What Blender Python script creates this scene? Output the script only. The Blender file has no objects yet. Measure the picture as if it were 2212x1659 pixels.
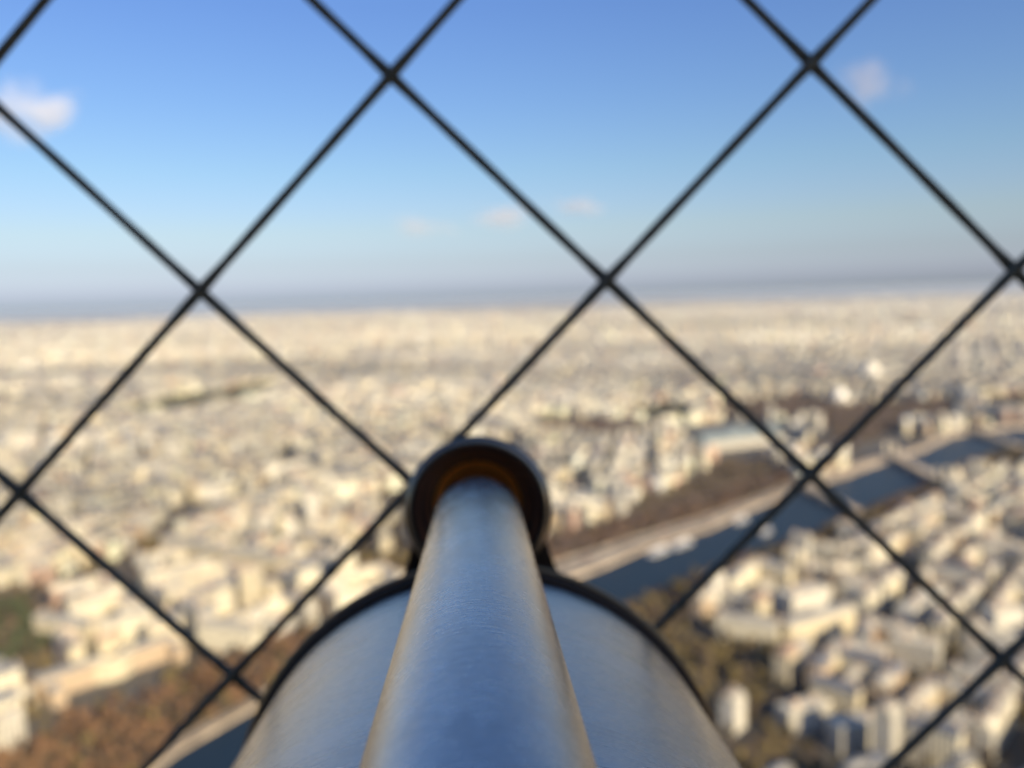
import bpy, bmesh, math, random
import numpy as np
from mathutils import Vector, Matrix

random.seed(7); rng = np.random.default_rng(7)
C = bpy.context.scene.collection
S = bpy.context.scene
R = math.radians

# ------------------------------------------------------------------ camera
# the eye stands 276 m above the ground: world origin = the eye, ground at z = GZ
GZ = -276.0
PITCH, ROLL, FPX = R(5.75), R(1.72), 860.0
R0 = Vector((1, 0, 0)); F = Vector((0, math.cos(PITCH), -math.sin(PITCH))); U0 = R0.cross(F)
RT = R0*math.cos(ROLL) - U0*math.sin(ROLL)
UP = U0*math.cos(ROLL) + R0*math.sin(ROLL)
CM = Matrix(((RT.x, UP.x, -F.x), (RT.y, UP.y, -F.y), (RT.z, UP.z, -F.z)))
cd = bpy.data.cameras.new("camera"); cam = bpy.data.objects.new("camera", cd); C.objects.link(cam)
cam.matrix_world = CM.to_4x4()
cd.sensor_fit = 'HORIZONTAL'; cd.lens = 4.15; cd.sensor_width = 4.15*1024/FPX
cd.clip_start = 0.004; cd.clip_end = 120000
cd.dof.use_dof = True; cd.dof.focus_distance = 0.112; cd.dof.aperture_fstop = 2.0
S.camera = cam

# ------------------------------------------------------------------ sky, sun, exposure
SUN_EL, SUN_AZ = R(25), R(143)       # azimuth clockwise from +Y (view direction)
w = bpy.data.worlds.new("World"); S.world = w; w.use_nodes = True
nt = w.node_tree; bg = nt.nodes['Background']
sky = nt.nodes.new('ShaderNodeTexSky'); sky.sky_type = 'NISHITA'; sky.sun_disc = False
sky.sun_elevation = SUN_EL; sky.sun_rotation = SUN_AZ
sky.altitude = 300; sky.air_density = 1.0; sky.dust_density = 1.6; sky.ozone_density = 1.5
# winter smog: the lower sky is greyer, the upper sky a deeper blue than the clean model
tcw = nt.nodes.new('ShaderNodeTexCoord'); sxw = nt.nodes.new('ShaderNodeSeparateXYZ'); nt.links.new(tcw.outputs['Generated'], sxw.inputs[0])
rw = nt.nodes.new('ShaderNodeValToRGB'); mrw = nt.nodes.new('ShaderNodeMapRange'); mrw.inputs[2].default_value = .4; nt.links.new(sxw.outputs[2], mrw.inputs[0])
nt.links.new(mrw.outputs[0], rw.inputs[0])
SKYR = [(0, (0.722, 0.816, 1.148)), (0.014, (0.654, 0.721, 1.114)), (0.043, (0.559, 0.59, 0.789)), (0.077, (0.584, 0.603, 0.687)), (0.105, (0.561, 0.604, 0.706)), (0.143, (0.529, 0.613, 0.705)), (0.213, (0.484, 0.59, 0.756)), (0.31, (0.45, 0.569, 0.817)), (0.399, (0.564, 0.727, 1.014))]
els = rw.color_ramp.elements
while len(els) < len(SKYR): els.new(.5)
for k_, (z_, c_) in enumerate(SKYR): els[k_].position = z_/.4; els[k_].color = (*c_, 1)
mxw = nt.nodes.new('ShaderNodeMix'); mxw.data_type = 'RGBA'; mxw.blend_type = 'MULTIPLY'; mxw.inputs[0].default_value = 1
nt.links.new(sky.outputs[0], mxw.inputs[6]); nt.links.new(rw.outputs[0], mxw.inputs[7])
nt.links.new(mxw.outputs[2], bg.inputs[0]); bg.inputs[1].default_value = 0.115
sl = bpy.data.lights.new("sun", 'SUN'); so = bpy.data.objects.new("sun", sl); C.objects.link(so)
sl.energy = 5.0; sl.angle = R(0.5); sl.color = (1, 0.82, 0.535)
sd = Vector((math.sin(SUN_AZ)*math.cos(SUN_EL), math.cos(SUN_AZ)*math.cos(SUN_EL), math.sin(SUN_EL)))
so.rotation_euler = sd.to_track_quat('Z', 'Y').to_euler()
S.view_settings.view_transform = 'Standard'; S.view_settings.look = 'None'
S.view_settings.exposure = 0.75; S.view_settings.gamma = 1
S.cycles.volume_bounces = 1; S.cycles.max_bounces = 6

# ------------------------------------------------------------------ material helpers
def mat(name, col, rough=0.8, metal=0.0):
    m = bpy.data.materials.new(name); m.use_nodes = True
    b = m.node_tree.nodes['Principled BSDF']
    b.inputs['Base Color'].default_value = (*col, 1); b.inputs['Roughness'].default_value = rough
    b.inputs['Metallic'].default_value = metal
    return m
def nd(m, t, **k):
    n = m.node_tree.nodes.new(t)
    for a, v in k.items(): setattr(n, a, v)
    return n
def lk(m, a, b): m.node_tree.links.new(a, b)
def bsdf(m): return m.node_tree.nodes['Principled BSDF']
def noisy(m, c1, c2, scale, coord='Object', vec=(1, 1, 1), detail=6, lo=.35, hi=.65):
    tc = nd(m, 'ShaderNodeTexCoord'); mp = nd(m, 'ShaderNodeMapping'); mp.inputs['Scale'].default_value = vec
    n = nd(m, 'ShaderNodeTexNoise'); n.inputs['Scale'].default_value = scale; n.inputs['Detail'].default_value = detail
    r = nd(m, 'ShaderNodeValToRGB')
    r.color_ramp.elements[0].position = lo; r.color_ramp.elements[0].color = (*c1, 1)
    r.color_ramp.elements[1].position = hi; r.color_ramp.elements[1].color = (*c2, 1)
    lk(m, tc.outputs[coord], mp.inputs[0]); lk(m, mp.outputs[0], n.inputs[0]); lk(m, n.outputs[0], r.inputs[0])
    lk(m, r.outputs[0], bsdf(m).inputs['Base Color'])
    return n, r

M = {}
def wall_mat(name, col=None):
    """stone facade: rows of dark windows with pale reveals, laid out in metres from the UV map"""
    m = mat(name, (0.5, 0.42, 0.3), .85); b = bsdf(m)
    uv = nd(m, 'ShaderNodeUVMap'); sx = nd(m, 'ShaderNodeSeparateXYZ'); lk(m, uv.outputs[0], sx.inputs[0])
    def band(out, period, a, c):
        d = nd(m, 'ShaderNodeMath', operation='DIVIDE'); lk(m, out, d.inputs[0]); d.inputs[1].default_value = period
        fr = nd(m, 'ShaderNodeMath', operation='FRACT'); lk(m, d.outputs[0], fr.inputs[0])
        g = nd(m, 'ShaderNodeMath', operation='GREATER_THAN'); lk(m, fr.outputs[0], g.inputs[0]); g.inputs[1].default_value = a
        l = nd(m, 'ShaderNodeMath', operation='LESS_THAN'); lk(m, fr.outputs[0], l.inputs[0]); l.inputs[1].default_value = c
        x = nd(m, 'ShaderNodeMath', operation='MULTIPLY'); lk(m, g.outputs[0], x.inputs[0]); lk(m, l.outputs[0], x.inputs[1])
        return x.outputs[0]
    wx = band(sx.outputs[0], 2.9, .30, .70); wy = band(sx.outputs[1], 3.3, .22, .82)
    mm = nd(m, 'ShaderNodeMath', operation='MULTIPLY'); lk(m, wx, mm.inputs[0]); lk(m, wy, mm.inputs[1])
    bal = band(sx.outputs[1], 3.3, .0, .13)
    at = nd(m, 'ShaderNodeAttribute', attribute_name='col')
    tc = nd(m, 'ShaderNodeTexCoord'); no = nd(m, 'ShaderNodeTexNoise'); no.inputs['Scale'].default_value = .12; no.inputs['Detail'].default_value = 5
    lk(m, tc.outputs['Object'], no.inputs[0])
    mr = nd(m, 'ShaderNodeMapRange'); mr.inputs[3].default_value = .82; mr.inputs[4].default_value = 1.12; lk(m, no.outputs[0], mr.inputs[0])
    mu = nd(m, 'ShaderNodeMix', data_type='RGBA', blend_type='MULTIPLY'); mu.inputs[0].default_value = 1
    if col is None: lk(m, at.outputs[0], mu.inputs[6])
    else: mu.inputs[6].default_value = (*col, 1)
    lk(m, mr.outputs[0], mu.inputs[7])
    m1 = nd(m, 'ShaderNodeMix', data_type='RGBA'); lk(m, bal, m1.inputs[0]); m1.inputs[7].default_value = (.16, .15, .14, 1)
    m1.inputs[0].default_value = 0
    lk(m, mu.outputs[2], m1.inputs[6])
    m2 = nd(m, 'ShaderNodeMix', data_type='RGBA'); lk(m, mm.outputs[0], m2.inputs[0]); m2.inputs[7].default_value = (.05, .055, .07, 1)
    lk(m, m1.outputs[2], m2.inputs[6]); lk(m, m2.outputs[2], b.inputs['Base Color'])
    r2 = nd(m, 'ShaderNodeMapRange'); r2.inputs[3].default_value = .85; r2.inputs[4].default_value = .25; lk(m, mm.outputs[0], r2.inputs[0])
    lk(m, r2.outputs[0], b.inputs['Roughness'])
    return m
WALLC = {'cream': (.74, .64, .43), 'ivory': (.80, .73, .54), 'pale grey': (.55, .515, .43), 'tan': (.56, .42, .27), 'pinkish brick': (.54, .36, .26), 'white': (.72, .68, .58)}
for k, v in WALLC.items(): M['wall ' + k] = wall_mat(k.replace(' ', '_') + '_facade', v)
M['wall'] = wall_mat('city_facade')
def attr_mat(name, rough=.6):
    m = mat(name, (.3, .3, .3), rough)
    at = nd(m, 'ShaderNodeAttribute', attribute_name='col')
    tc = nd(m, 'ShaderNodeTexCoord'); no = nd(m, 'ShaderNodeTexNoise'); no.inputs['Scale'].default_value = .15; no.inputs['Detail'].default_value = 6
    lk(m, tc.outputs['Object'], no.inputs[0])
    mr = nd(m, 'ShaderNodeMapRange'); mr.inputs[3].default_value = .7; mr.inputs[4].default_value = 1.25; lk(m, no.outputs[0], mr.inputs[0])
    mu = nd(m, 'ShaderNodeMix', data_type='RGBA', blend_type='MULTIPLY'); mu.inputs[0].default_value = 1
    lk(m, at.outputs[0], mu.inputs[6]); lk(m, mr.outputs[0], mu.inputs[7]); lk(m, mu.outputs[2], bsdf(m).inputs['Base Color'])
    return m
M['rooftop'] = attr_mat('city_roofing', .55)
ROOFC = {'grey zinc': (.34, .315, .26), 'dark slate': (.13, .135, .15), 'pale gravel': (.50, .455, .35), 'brown tile': (.30, .21, .15)}
for k, v in ROOFC.items():
    m = mat(k.replace(' ', '_') + '_roofing', v, .55)
    noisy(m, tuple(x*.7 for x in v), tuple(min(1, x*1.25) for x in v), .25)
    M['roof ' + k] = m
M['chimney'] = mat('chimney_plaster', (.5, .38, .27)); noisy(M['chimney'], (.4, .28, .2), (.6, .48, .36), .6)
M['street'] = mat('street_asphalt', (.07, .07, .07), .85); noisy(M['street'], (.055, .054, .053), (.13, .12, .105), .02)
M['farland'] = mat('city_ground_surface', (.1, .1, .1), .9)
noisy(M['farland'], (.035, .035, .036), (.10, .088, .07), .006)
M['quay'] = mat('quay_paving', (.4, .35, .28)); noisy(M['quay'], (.32, .25, .17), (.60, .48, .33), .05)
M['soil'] = mat('park_soil', (.12, .09, .05)); noisy(M['soil'], (.07, .055, .03), (.17, .12, .06), .05)
M['hill'] = mat('hill_woods', (.06, .07, .05)); noisy(M['hill'], (.09, .09, .07), (.32, .28, .22), .003)
m = mat('river_water', (.012, .026, .045), .3); M['water'] = m
bsdf(m).inputs['IOR'].default_value = 1.08
tc = nd(m, 'ShaderNodeTexCoord'); no = nd(m, 'ShaderNodeTexNoise'); no.inputs['Scale'].default_value = .25; no.inputs['Detail'].default_value = 8
bp = nd(m, 'ShaderNodeBump'); bp.inputs['Strength'].default_value = .5; bp.inputs['Distance'].default_value = 1.0
lk(m, tc.outputs['Object'], no.inputs[0]); lk(m, no.outputs[0], bp.inputs['Height']); lk(m, bp.outputs[0], bsdf(m).inputs['Normal'])
LEAFC = {'rust brown': (.155, .085, .042), 'olive yellow': (.135, .10, .035), 'dark brown': (.10, .07, .045), 'mauve brown': (.13, .09, .075), 'dark green': (.05, .06, .025)}
for k, v in LEAFC.items():
    m = mat(k.replace(' ', '_') + '_foliage', v, .85); M['leaf ' + k] = m
    noisy(m, tuple(x*.6 for x in v), tuple(x*1.5 for x in v), .6, lo=.3, hi=.7)
M['bark'] = mat('tree_bark', (.09, .07, .05), .9)
m = mat('grand_roof_glass', (.20, .23, .24), .6); M['glassroof'] = m
noisy(m, (.09, .115, .125), (.16, .19, .20), .08)
M['boat_white'] = mat('boat_white_paint', (.78, .76, .72), .4); M['boat_dark'] = mat('boat_dark_glass', (.05, .06, .08), .2)
M['stone'] = mat('bridge_stone', (.5, .44, .34), .85); noisy(M['stone'], (.4, .35, .27), (.58, .52, .42), .1)
M['red'] = mat('red_canvas', (.5, .09, .05), .8)
M['gold'] = mat('gilded_metal', (.9, .65, .25), .2, 1)

# ------------------------------------------------------------------ object helpers
def tag(o, label=None, cat=None, group=None, kind=None):
    if label: o['label'] = label
    if cat: o['category'] = cat
    if group: o['group'] = group
    if kind: o['kind'] = kind
    return o
def link(name, me, parent=None):
    o = bpy.data.objects.new(name, me); C.objects.link(o)
    if parent: o.parent = parent
    return o
def empty(name, loc=(0, 0, 0), rz=0):
    o = bpy.data.objects.new(name, None); C.objects.link(o); o.location = loc; o.rotation_euler = (0, 0, rz); return o
def mesh(name, V, Fc, mats, idx=None, smooth=False):
    me = bpy.data.meshes.new(name); me.from_pydata([tuple(v) for v in V], [], [tuple(f) for f in Fc]); me.update()
    for m in (mats if isinstance(mats, (list, tuple)) else [mats]): me.materials.append(m)
    if idx is not None: me.polygons.foreach_set('material_index', idx)
    if smooth: me.polygons.foreach_set('use_smooth', [True]*len(me.polygons))
    return me

# picture <-> ground (2212 px wide reading of the photograph, used to survey the map below)
FQ, QX, QY = FPX*2212/1024, 1106.0, 829.5
def gp(px, py):
    d = RT*((px-QX)/FQ) + UP*(-(py-QY)/FQ) + F
    t = GZ/d.z
    return (d.x*t, d.y*t)
def pix(x, y, z=GZ):
    x = np.asarray(x, float); y = np.asarray(y, float)
    a = x*RT.x + y*RT.y + z*RT.z; b = x*UP.x + y*UP.y + z*UP.z; c = x*F.x + y*F.y + z*F.z
    return QX + FQ*a/c, QY - FQ*b/c, c
def inpoly(px, py, poly):
    inside = np.zeros(px.shape, bool); n = len(poly)
    for i in range(n):
        x1, y1 = poly[i]; x2, y2 = poly[(i+1) % n]
        if y1 == y2: continue
        c = ((y1 > py) != (y2 > py)) & (px < (x2-x1)*(py-y1)/(y2-y1)+x1)
        inside ^= c
    return inside

# ------------------------------------------------------------------ map of the town (surveyed points -> ground metres)
def G(pts): return [gp(*p) for p in pts]
BANK_N = G([(-150, 1900), (330, 1672), (385, 1630), (550, 1533), (750, 1430), (950, 1354), (1130, 1290), (1296, 1232), (1396, 1188), (1536, 1145), (1606, 1110), (1731, 1058), (1831, 1030), (1886, 1008), (2001, 972), (2056, 943), (2181, 926), (2330, 915)])
BANK_S = G([(2330, 945), (2181, 968), (2080, 1000), (1980, 1060), (1900, 1092), (1796, 1142), (1626, 1206), (1521, 1240), (1431, 1284), (1330, 1322), (1150, 1385), (900, 1500), (600, 1700), (400, 1900)])
RIVER = BANK_N + BANK_S
NTREE_T = [(-60, 1672), (0, 1648), (140, 1568), (320, 1514), (415, 1452), (480, 1424), (700, 1375), (900, 1300), (1100, 1200), (1186, 1172), (1300, 1138), (1450, 1097), (1600, 1052), (1700, 1022)]
NTREE_B = [(1716, 1044), (1556, 1107), (1400, 1155), (1206, 1215), (1000, 1300), (900, 1348), (640, 1454), (550, 1514), (350, 1624), (270, 1710), (-60, 1900)]
NTREE = G(NTREE_T + NTREE_B)
QUAYN = G(NTREE_B[:1] + [(1900, 985), (2000, 955)]) [::-1]
QUAY = G([(2330, 909), (2180, 919), (2040, 938), (1990, 966), (1870, 998), (1716, 1046)] + NTREE_B[1:-1] + [(240, 1720)]) + BANK_N[1:][:]
STREE = G([(1330, 1325), (1431, 1287), (1521, 1243), (1626, 1209), (1796, 1145), (1900, 1095), (1990, 1064), (2080, 1006), (2212, 972), (2280, 968), (2280, 985), (2212, 1000), (2100, 1033), (2000, 1075), (1900, 1124), (1830, 1160), (1700, 1217), (1600, 1260), (1530, 1300), (1440, 1375), (1380, 1375)])
PARKS = [
 ('olive yellow', G([(1380, 1370), (1440, 1365), (1560, 1388), (1690, 1392), (1705, 1430), (1655, 1465), (1650, 1545), (1600, 1545), (1560, 1470), (1500, 1460), (1420, 1410)])),
 ('mauve brown', G([(1156, 905), (1406, 915), (1380, 955), (1170, 937)])),
 ('dark green', G([(1366, 880), (1486, 882), (1476, 922), (1380, 907)])),
 ('mauve brown', G([(1536, 885), (1706, 856), (1831, 875), (2056, 866), (2060, 913), (1960, 925), (1756, 996), (1722, 970), (1800, 955), (1790, 915), (1668, 908), (1540, 903)])),
 ('dark brown', G([(1570, 993), (1720, 1010), (1600, 1043), (1450, 1085), (1380, 1104), (1320, 1110), (1480, 1050)])),
 ('dark brown', G([(2120, 862), (2300, 848), (2300, 905), (2150, 895)])),
 ('dark green', G([(262, 896), (330, 868), (540, 834), (595, 830), (575, 854), (345, 900), (285, 908)])),
 ('dark green', G([(-60, 1290), (65, 1297), (125, 1367), (145, 1390), (50, 1440), (-60, 1460)])),
 ('olive yellow', G([(290, 1170), (380, 1195), (440, 1220), (450, 1238), (380, 1222), (300, 1192)])),
 ('olive yellow', G([(570, 1245), (625, 1243), (625, 1260), (575, 1263)])),
 ('olive yellow', G([(775, 1215), (890, 1195), (930, 1250), (800, 1266)])),
 ('olive yellow', G([(1560, 1640), (1700, 1560), (1740, 1570), (1690, 1640), (1640, 1720), (1560, 1720)])),
]
LAND = [G([(95, 1470), (240, 1432), (400, 1400), (408, 1442), (310, 1500), (120, 1548)]),   # riverside palace
        G([(1480, 925), (1640, 905), (1740, 975), (1570, 1000), (1480, 960)]),              # exhibition hall
        ]
LM = [(1552, 1376, 1684, 1398, 15, 17, 'ivory', 'grey zinc', 'left part of the long kinked ivory building near the bank trees'),
 (1690, 1398, 1832, 1356, 15, 17, 'cream', 'grey zinc', 'right part of the long kinked ivory building near the bank trees'),
 (1796, 1440, 1916, 1462, 14, 20, 'tan', 'pale gravel', 'long tan office slab in the middle of the right bank blocks'),
 (1926, 1440, 2030, 1462, 14, 24, 'pale grey', 'pale gravel', 'grey striped office slab beside the long tan one'),
 (1800, 1622, 1905, 1600, 14, 17, 'pale grey', 'pale gravel', 'grey striped block at bottom right, near the wire'),
 (1690, 1585, 1780, 1560, 14, 16, 'pale grey', 'pale gravel', 'grey block beside the olive trees at bottom right'),
 (2131, 1400, 2196, 1390, 16, 30, 'white', 'pale gravel', 'white cubic block at the right edge above the wire crossing'),
 (1690, 1335, 1775, 1310, 22, 20, 'white', 'pale gravel', 'broad bright white block behind the near bank trees'),
 (1951, 1375, 2030, 1318, 14, 22, 'white', 'pale gravel', 'white slab set diagonally above the grey striped slab'),
 (360, 1204, 480, 1229, 14, 22, 'cream', 'grey zinc', 'left third of the long curved cream row at left'),
 (482, 1230, 610, 1252, 14, 22, 'cream', 'grey zinc', 'middle third of the long curved cream row at left'),
 (612, 1252, 745, 1260, 14, 22, 'cream', 'grey zinc', 'right third of the long curved cream row at left'),
 (90, 1375, 210, 1397, 14, 18, 'cream', 'grey zinc', 'long cream facade below the left wire, left half'),
 (212, 1397, 330, 1367, 14, 18, 'ivory', 'grey zinc', 'long ivory facade below the left wire, right half'),
 (562, 1165, 590, 1165, 16, 30, 'white', 'pale gravel', 'leftmost of three white blocks left of the cup'),
 (618, 1178, 645, 1176, 16, 30, 'white', 'pale gravel', 'middle one of three white blocks left of the cup'),
 (664, 1148, 690, 1146, 16, 45, 'white', 'pale gravel', 'tallest and rightmost of three white blocks left of the cup'),
 (530, 1322, 566, 1322, 16, 40, 'cream', 'pale gravel', 'tall cream tower block between the left wires and barrel'),
 (440, 1398, 560, 1412, 14, 20, 'ivory', 'grey zinc', 'long ivory building just above the left wire crossing'),
 (590, 1366, 625, 1368, 22, 14, 'white', 'pale gravel', 'low white hall with flat roof left of the barrel rim')]
for l_ in LM:
    a_ = gp(l_[0], l_[1]); b_ = gp(l_[2], l_[3]); L_ = math.hypot(b_[0]-a_[0], b_[1]-a_[1]); ux, uy = (b_[0]-a_[0])/L_, (b_[1]-a_[1])/L_
    g_ = l_[4]/2+7
    LAND.append([(a_[0]-ux*7-uy*-g_, a_[1]-uy*7-ux*g_), (b_[0]+ux*7+uy*g_, b_[1]+uy*7-ux*g_), (b_[0]+ux*7-uy*g_, b_[1]+uy*7+ux*g_), (a_[0]-ux*7-uy*g_, a_[1]-uy*7+ux*g_)])
def blocked(x, y, grow=0):
    b = inpoly(x, y, RIVER) | inpoly(x, y, NTREE) | inpoly(x, y, QUAY) | inpoly(x, y, STREE)
    for _, p in PARKS: b |= inpoly(x, y, p)
    for p in LAND: b |= inpoly(x, y, p)
    return b

def sheet(name, poly, z, m, kind='structure', thick=0.0):
    bm = bmesh.new(); vs = [bm.verts.new((x, y, z)) for x, y in poly]
    f = bm.faces.new(vs)
    if f.normal.z < 0: f.normal_flip()
    if thick:
        n = len(vs); lo = [bm.verts.new((x, y, z-thick)) for x, y in poly]
        for i in range(n): bm.faces.new((vs[i], vs[(i+1) % n], lo[(i+1) % n], lo[i]))
    bmesh.ops.recalc_face_normals(bm, faces=bm.faces[:]) if thick else None
    bmesh.ops.triangulate(bm, faces=[g for g in bm.faces if len(g.verts) > 4])
    me = bpy.data.meshes.new(name); bm.to_mesh(me); bm.free(); me.materials.append(m)
    return tag(link(name, me), kind=kind)

sheet('ground', [(-27000, -3000), (27000, -3000), (27000, 30000), (-27000, 30000)], GZ, M['farland'])
sheet('river', RIVER, GZ+.4, M['water'])
sheet('quay', QUAY, GZ+2.5, M['quay'], thick=2.3)
sheet('park_ground', NTREE, GZ+.8, M['soil'])
sheet('park_ground', STREE, GZ+.6, M['soil'])
for i, (_, p) in enumerate(PARKS): sheet('park_ground', p, GZ+.5+.02*i, M['soil'])
def qmid(f):
    out = []
    for (x, y) in BANK_N[1:13]:
        a = min(QN, key=lambda p: math.hypot(p[0]-x, p[1]-y)); out.append((x+(a[0]-x)*f, y+(a[1]-y)*f))
    return out
def dense(P):
    return [(P[i][0]+(P[i+1][0]-P[i][0])*t/12, P[i][1]+(P[i+1][1]-P[i][1])*t/12) for i in range(len(P)-1) for t in range(12)]+[P[-1]]
QN = dense(G([(1870, 998), (1716, 1046)]+NTREE_B[1:-1]))
sheet('road', qmid(.50)+qmid(.80)[::-1], GZ+2.62, M['street'])
sheet('road', qmid(.10)+qmid(.22)[::-1], GZ+2.62, M['street'])
# low wooded hills closing the view
V = []; Fc = []; nx, ny = 90, 12
for j in range(ny):
    for i in range(nx):
        x = -25000+50000*i/(nx-1); y = 16000+13500*j/(ny-1)
        h = 55*math.sin(x/3100+1.3*j/ny)+45*math.sin(x/1300+j)+40*math.sin(x/6400+2)+30
        h = max(0, h)*math.sin(math.pi*min(1, j/(ny-1)))*.75
        V.append((x, y, GZ-3+h))
for j in range(ny-1):
    for i in range(nx-1): a = j*nx+i; Fc.append((a, a+1, a+nx+1, a+nx))
tag(link('hills', mesh('hills', V, Fc, M['hill'], smooth=True)), kind='structure')

# ------------------------------------------------------------------ buildings, generated district by district
def house_arrays(cx, cy, th, L, W, H, RH, inset):
    n = len(cx); c, s = np.cos(th), np.sin(th)
    sgn = np.array([[-1, -1], [1, -1], [1, 1], [-1, 1]], float)
    V = np.zeros((n, 12, 3))
    for k in range(4):
        for lvl, (zz, ins) in enumerate(((0*H, 0), (H, 0), (H+RH, 1))):
            a = sgn[k, 0]*(L/2-ins*np.minimum(inset, .25)); b = sgn[k, 1]*(W/2-ins*inset)
            V[:, lvl*4+k, 0] = cx+a*c-b*s; V[:, lvl*4+k, 1] = cy+a*s+b*c; V[:, lvl*4+k, 2] = GZ+zz
    return V
QUADS = np.array([[0, 1, 5, 4], [1, 2, 6, 5], [2, 3, 7, 6], [3, 0, 4, 7], [4, 5, 9, 8], [5, 6, 10, 9], [6, 7, 11, 10], [7, 4, 8, 11], [8, 9, 10, 11]])
def bulk_houses(name, D, wallcol, roofcol, topcol):
    cx, cy, th, L, W, H, RH, ins = D.T
    n = len(cx); V = house_arrays(cx, cy, th, L, W, H, RH, ins)
    me = bpy.data.meshes.new(name)
    me.vertices.add(n*12); me.vertices.foreach_set('co', V.reshape(-1).astype(np.float32))
    loops = (QUADS[None]+(np.arange(n)*12)[:, None, None]).reshape(-1)
    me.loops.add(len(loops)); me.loops.foreach_set('vertex_index', loops.astype(np.int32))
    me.polygons.add(n*9); me.polygons.foreach_set('loop_start', np.arange(0, n*36, 4, dtype=np.int32))
    me.polygons.foreach_set('material_index', np.tile(np.array([0]*4+[1]*5, np.int32), n))
    me.update(calc_edges=True)
    uv = np.zeros((n, 9, 4, 2), np.float32)
    for k in range(4):
        ll = L if k % 2 == 0 else W
        nn = np.maximum(1, np.round(ll/2.9))*2.9
        uv[:, k, 1, 0] = nn; uv[:, k, 2, 0] = nn; hh = np.round(H/3.3)*3.3; uv[:, k, 2, 1] = hh; uv[:, k, 3, 1] = hh
    l = me.uv_layers.new(name='UVMap'); l.data.foreach_set('uv', uv.reshape(-1))
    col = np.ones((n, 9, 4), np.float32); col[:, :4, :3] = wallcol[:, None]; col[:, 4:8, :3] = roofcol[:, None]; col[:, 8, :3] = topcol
    a = me.attributes.new('col', 'FLOAT_COLOR', 'FACE'); a.data.foreach_set('color', col.reshape(-1))
    me.materials.append(M['wall']); me.materials.append(M['rooftop'])
    return link(name, me)

TH_RIV = math.atan2(BANK_N[12][1]-BANK_N[7][1], BANK_N[12][0]-BANK_N[7][0])
# district seeds
seeds = []
for r0, r1, cell in ((300, 1500, 300), (1500, 3200, 480), (3200, 6000, 900)):
    for gx in np.arange(-5200, 5200, cell):
        for gy in np.arange(200, 6400, cell):
            x = gx+rng.uniform(0, cell); y = gy+rng.uniform(0, cell); d = math.hypot(x, y)
            if r0 <= d < r1 and abs(math.atan2(x, y)) < R(44): seeds.append((x, y))
seeds = np.array(seeds)
sth = rng.uniform(0, math.pi/2, len(seeds))
for i, (x, y) in enumerate(seeds):     # by the river the streets follow the bank
    dmin = min(math.hypot(x-a, y-b) for a, b in BANK_N+BANK_S)
    if dmin < 260:
        k = min(range(len(BANK_N)-1), key=lambda q: math.hypot(x-BANK_N[q][0], y-BANK_N[q][1]))
        sth[i] = math.atan2(BANK_N[k+1][1]-BANK_N[k][1], BANK_N[k+1][0]-BANK_N[k][0])
lots = []
for i, (sx, sy) in enumerate(seeds):
    d = math.hypot(sx, sy); rad = 330 if d < 1500 else (520 if d < 3200 else 1000)
    if d > 4800: continue
    near = d < 2300
    bl, bw, st = (rng.uniform(60, 105), rng.uniform(42, 60), rng.uniform(11, 15)) if d < 1500 else (rng.uniform(70, 120), rng.uniform(48, 72), rng.uniform(12, 17))
    c, s = math.cos(sth[i]), math.sin(sth[i])
    for a in np.arange(-rad, rad, bl+st):
        for b in np.arange(-rad, rad, bw+st):
            modern = rng.random() < .05
            hb = rng.uniform(18, 23)
            dep = 11.0 if d < 1500 else 13.0
            L0 = []
            if modern and near:       # free-standing slabs
                for q in range(2):
                    L0.append((a+bl*.5, b+12+q*(bw-26), bl*.8, 14, rng.uniform(19, 26), 0))
            else:
                wl = (rng.uniform(12, 18) if d < 1500 else rng.uniform(16, 23)) if near else 34
                n = max(2, int(bl/wl)); e = bl/n
                for q in range(n):
                    L0.append((a+e*(q+.5), b+dep/2, e-.3, dep, hb, 0)); L0.append((a+e*(q+.5), b+bw-dep/2, e-.3, dep, hb, 0))
                n = max(1, int((bw-2*dep)/wl)); e = (bw-2*dep)/n
                for q in range(n):
                    L0.append((a+dep/2, b+dep+e*(q+.5), dep, e-.3, hb, 1)); L0.append((a+bl-dep/2, b+dep+e*(q+.5), dep, e-.3, hb, 1))
                if rng.random() < .7: L0.append((a+bl*rng.uniform(.35, .65), b+bw/2, rng.uniform(12, 30), 9, rng.uniform(6, 17), 2))
            for (u, v, L, W, H, t) in L0:
                sw = t == 1
                lots.append((sx+u*c-v*s, sy+u*s+v*c, sth[i]+(math.pi/2 if sw else 0), W if sw else L, L if sw else W, H+rng.normal(0, 1.0)+(rng.uniform(3, 12) if rng.random() < .05 else 0), i, 1 if modern and near else 0))
lots = np.array(lots)
def nearest(P):
    out = np.zeros(len(P), int); gap = np.zeros(len(P))
    for k in range(0, len(P), 20000):
        d = np.hypot(P[k:k+20000, None, 0]-seeds[None, :, 0], P[k:k+20000, None, 1]-seeds[None, :, 1])
        o = np.argsort(d, axis=1)[:, :2]; out[k:k+20000] = o[:, 0]
        ii = np.arange(len(d)); gap[k:k+20000] = d[ii, o[:, 1]]-d[ii, o[:, 0]]
    return out, gap
own, gap = nearest(lots[:, :2])
ang = np.arctan2(lots[:, 0], lots[:, 1]); rr = np.hypot(lots[:, 0], lots[:, 1])
keep = (own == lots[:, 6]) & (gap > 26) & (np.abs(ang) < R(37)) & (rr > 430) & (rr < 4600)
lots = lots[keep]
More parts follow.
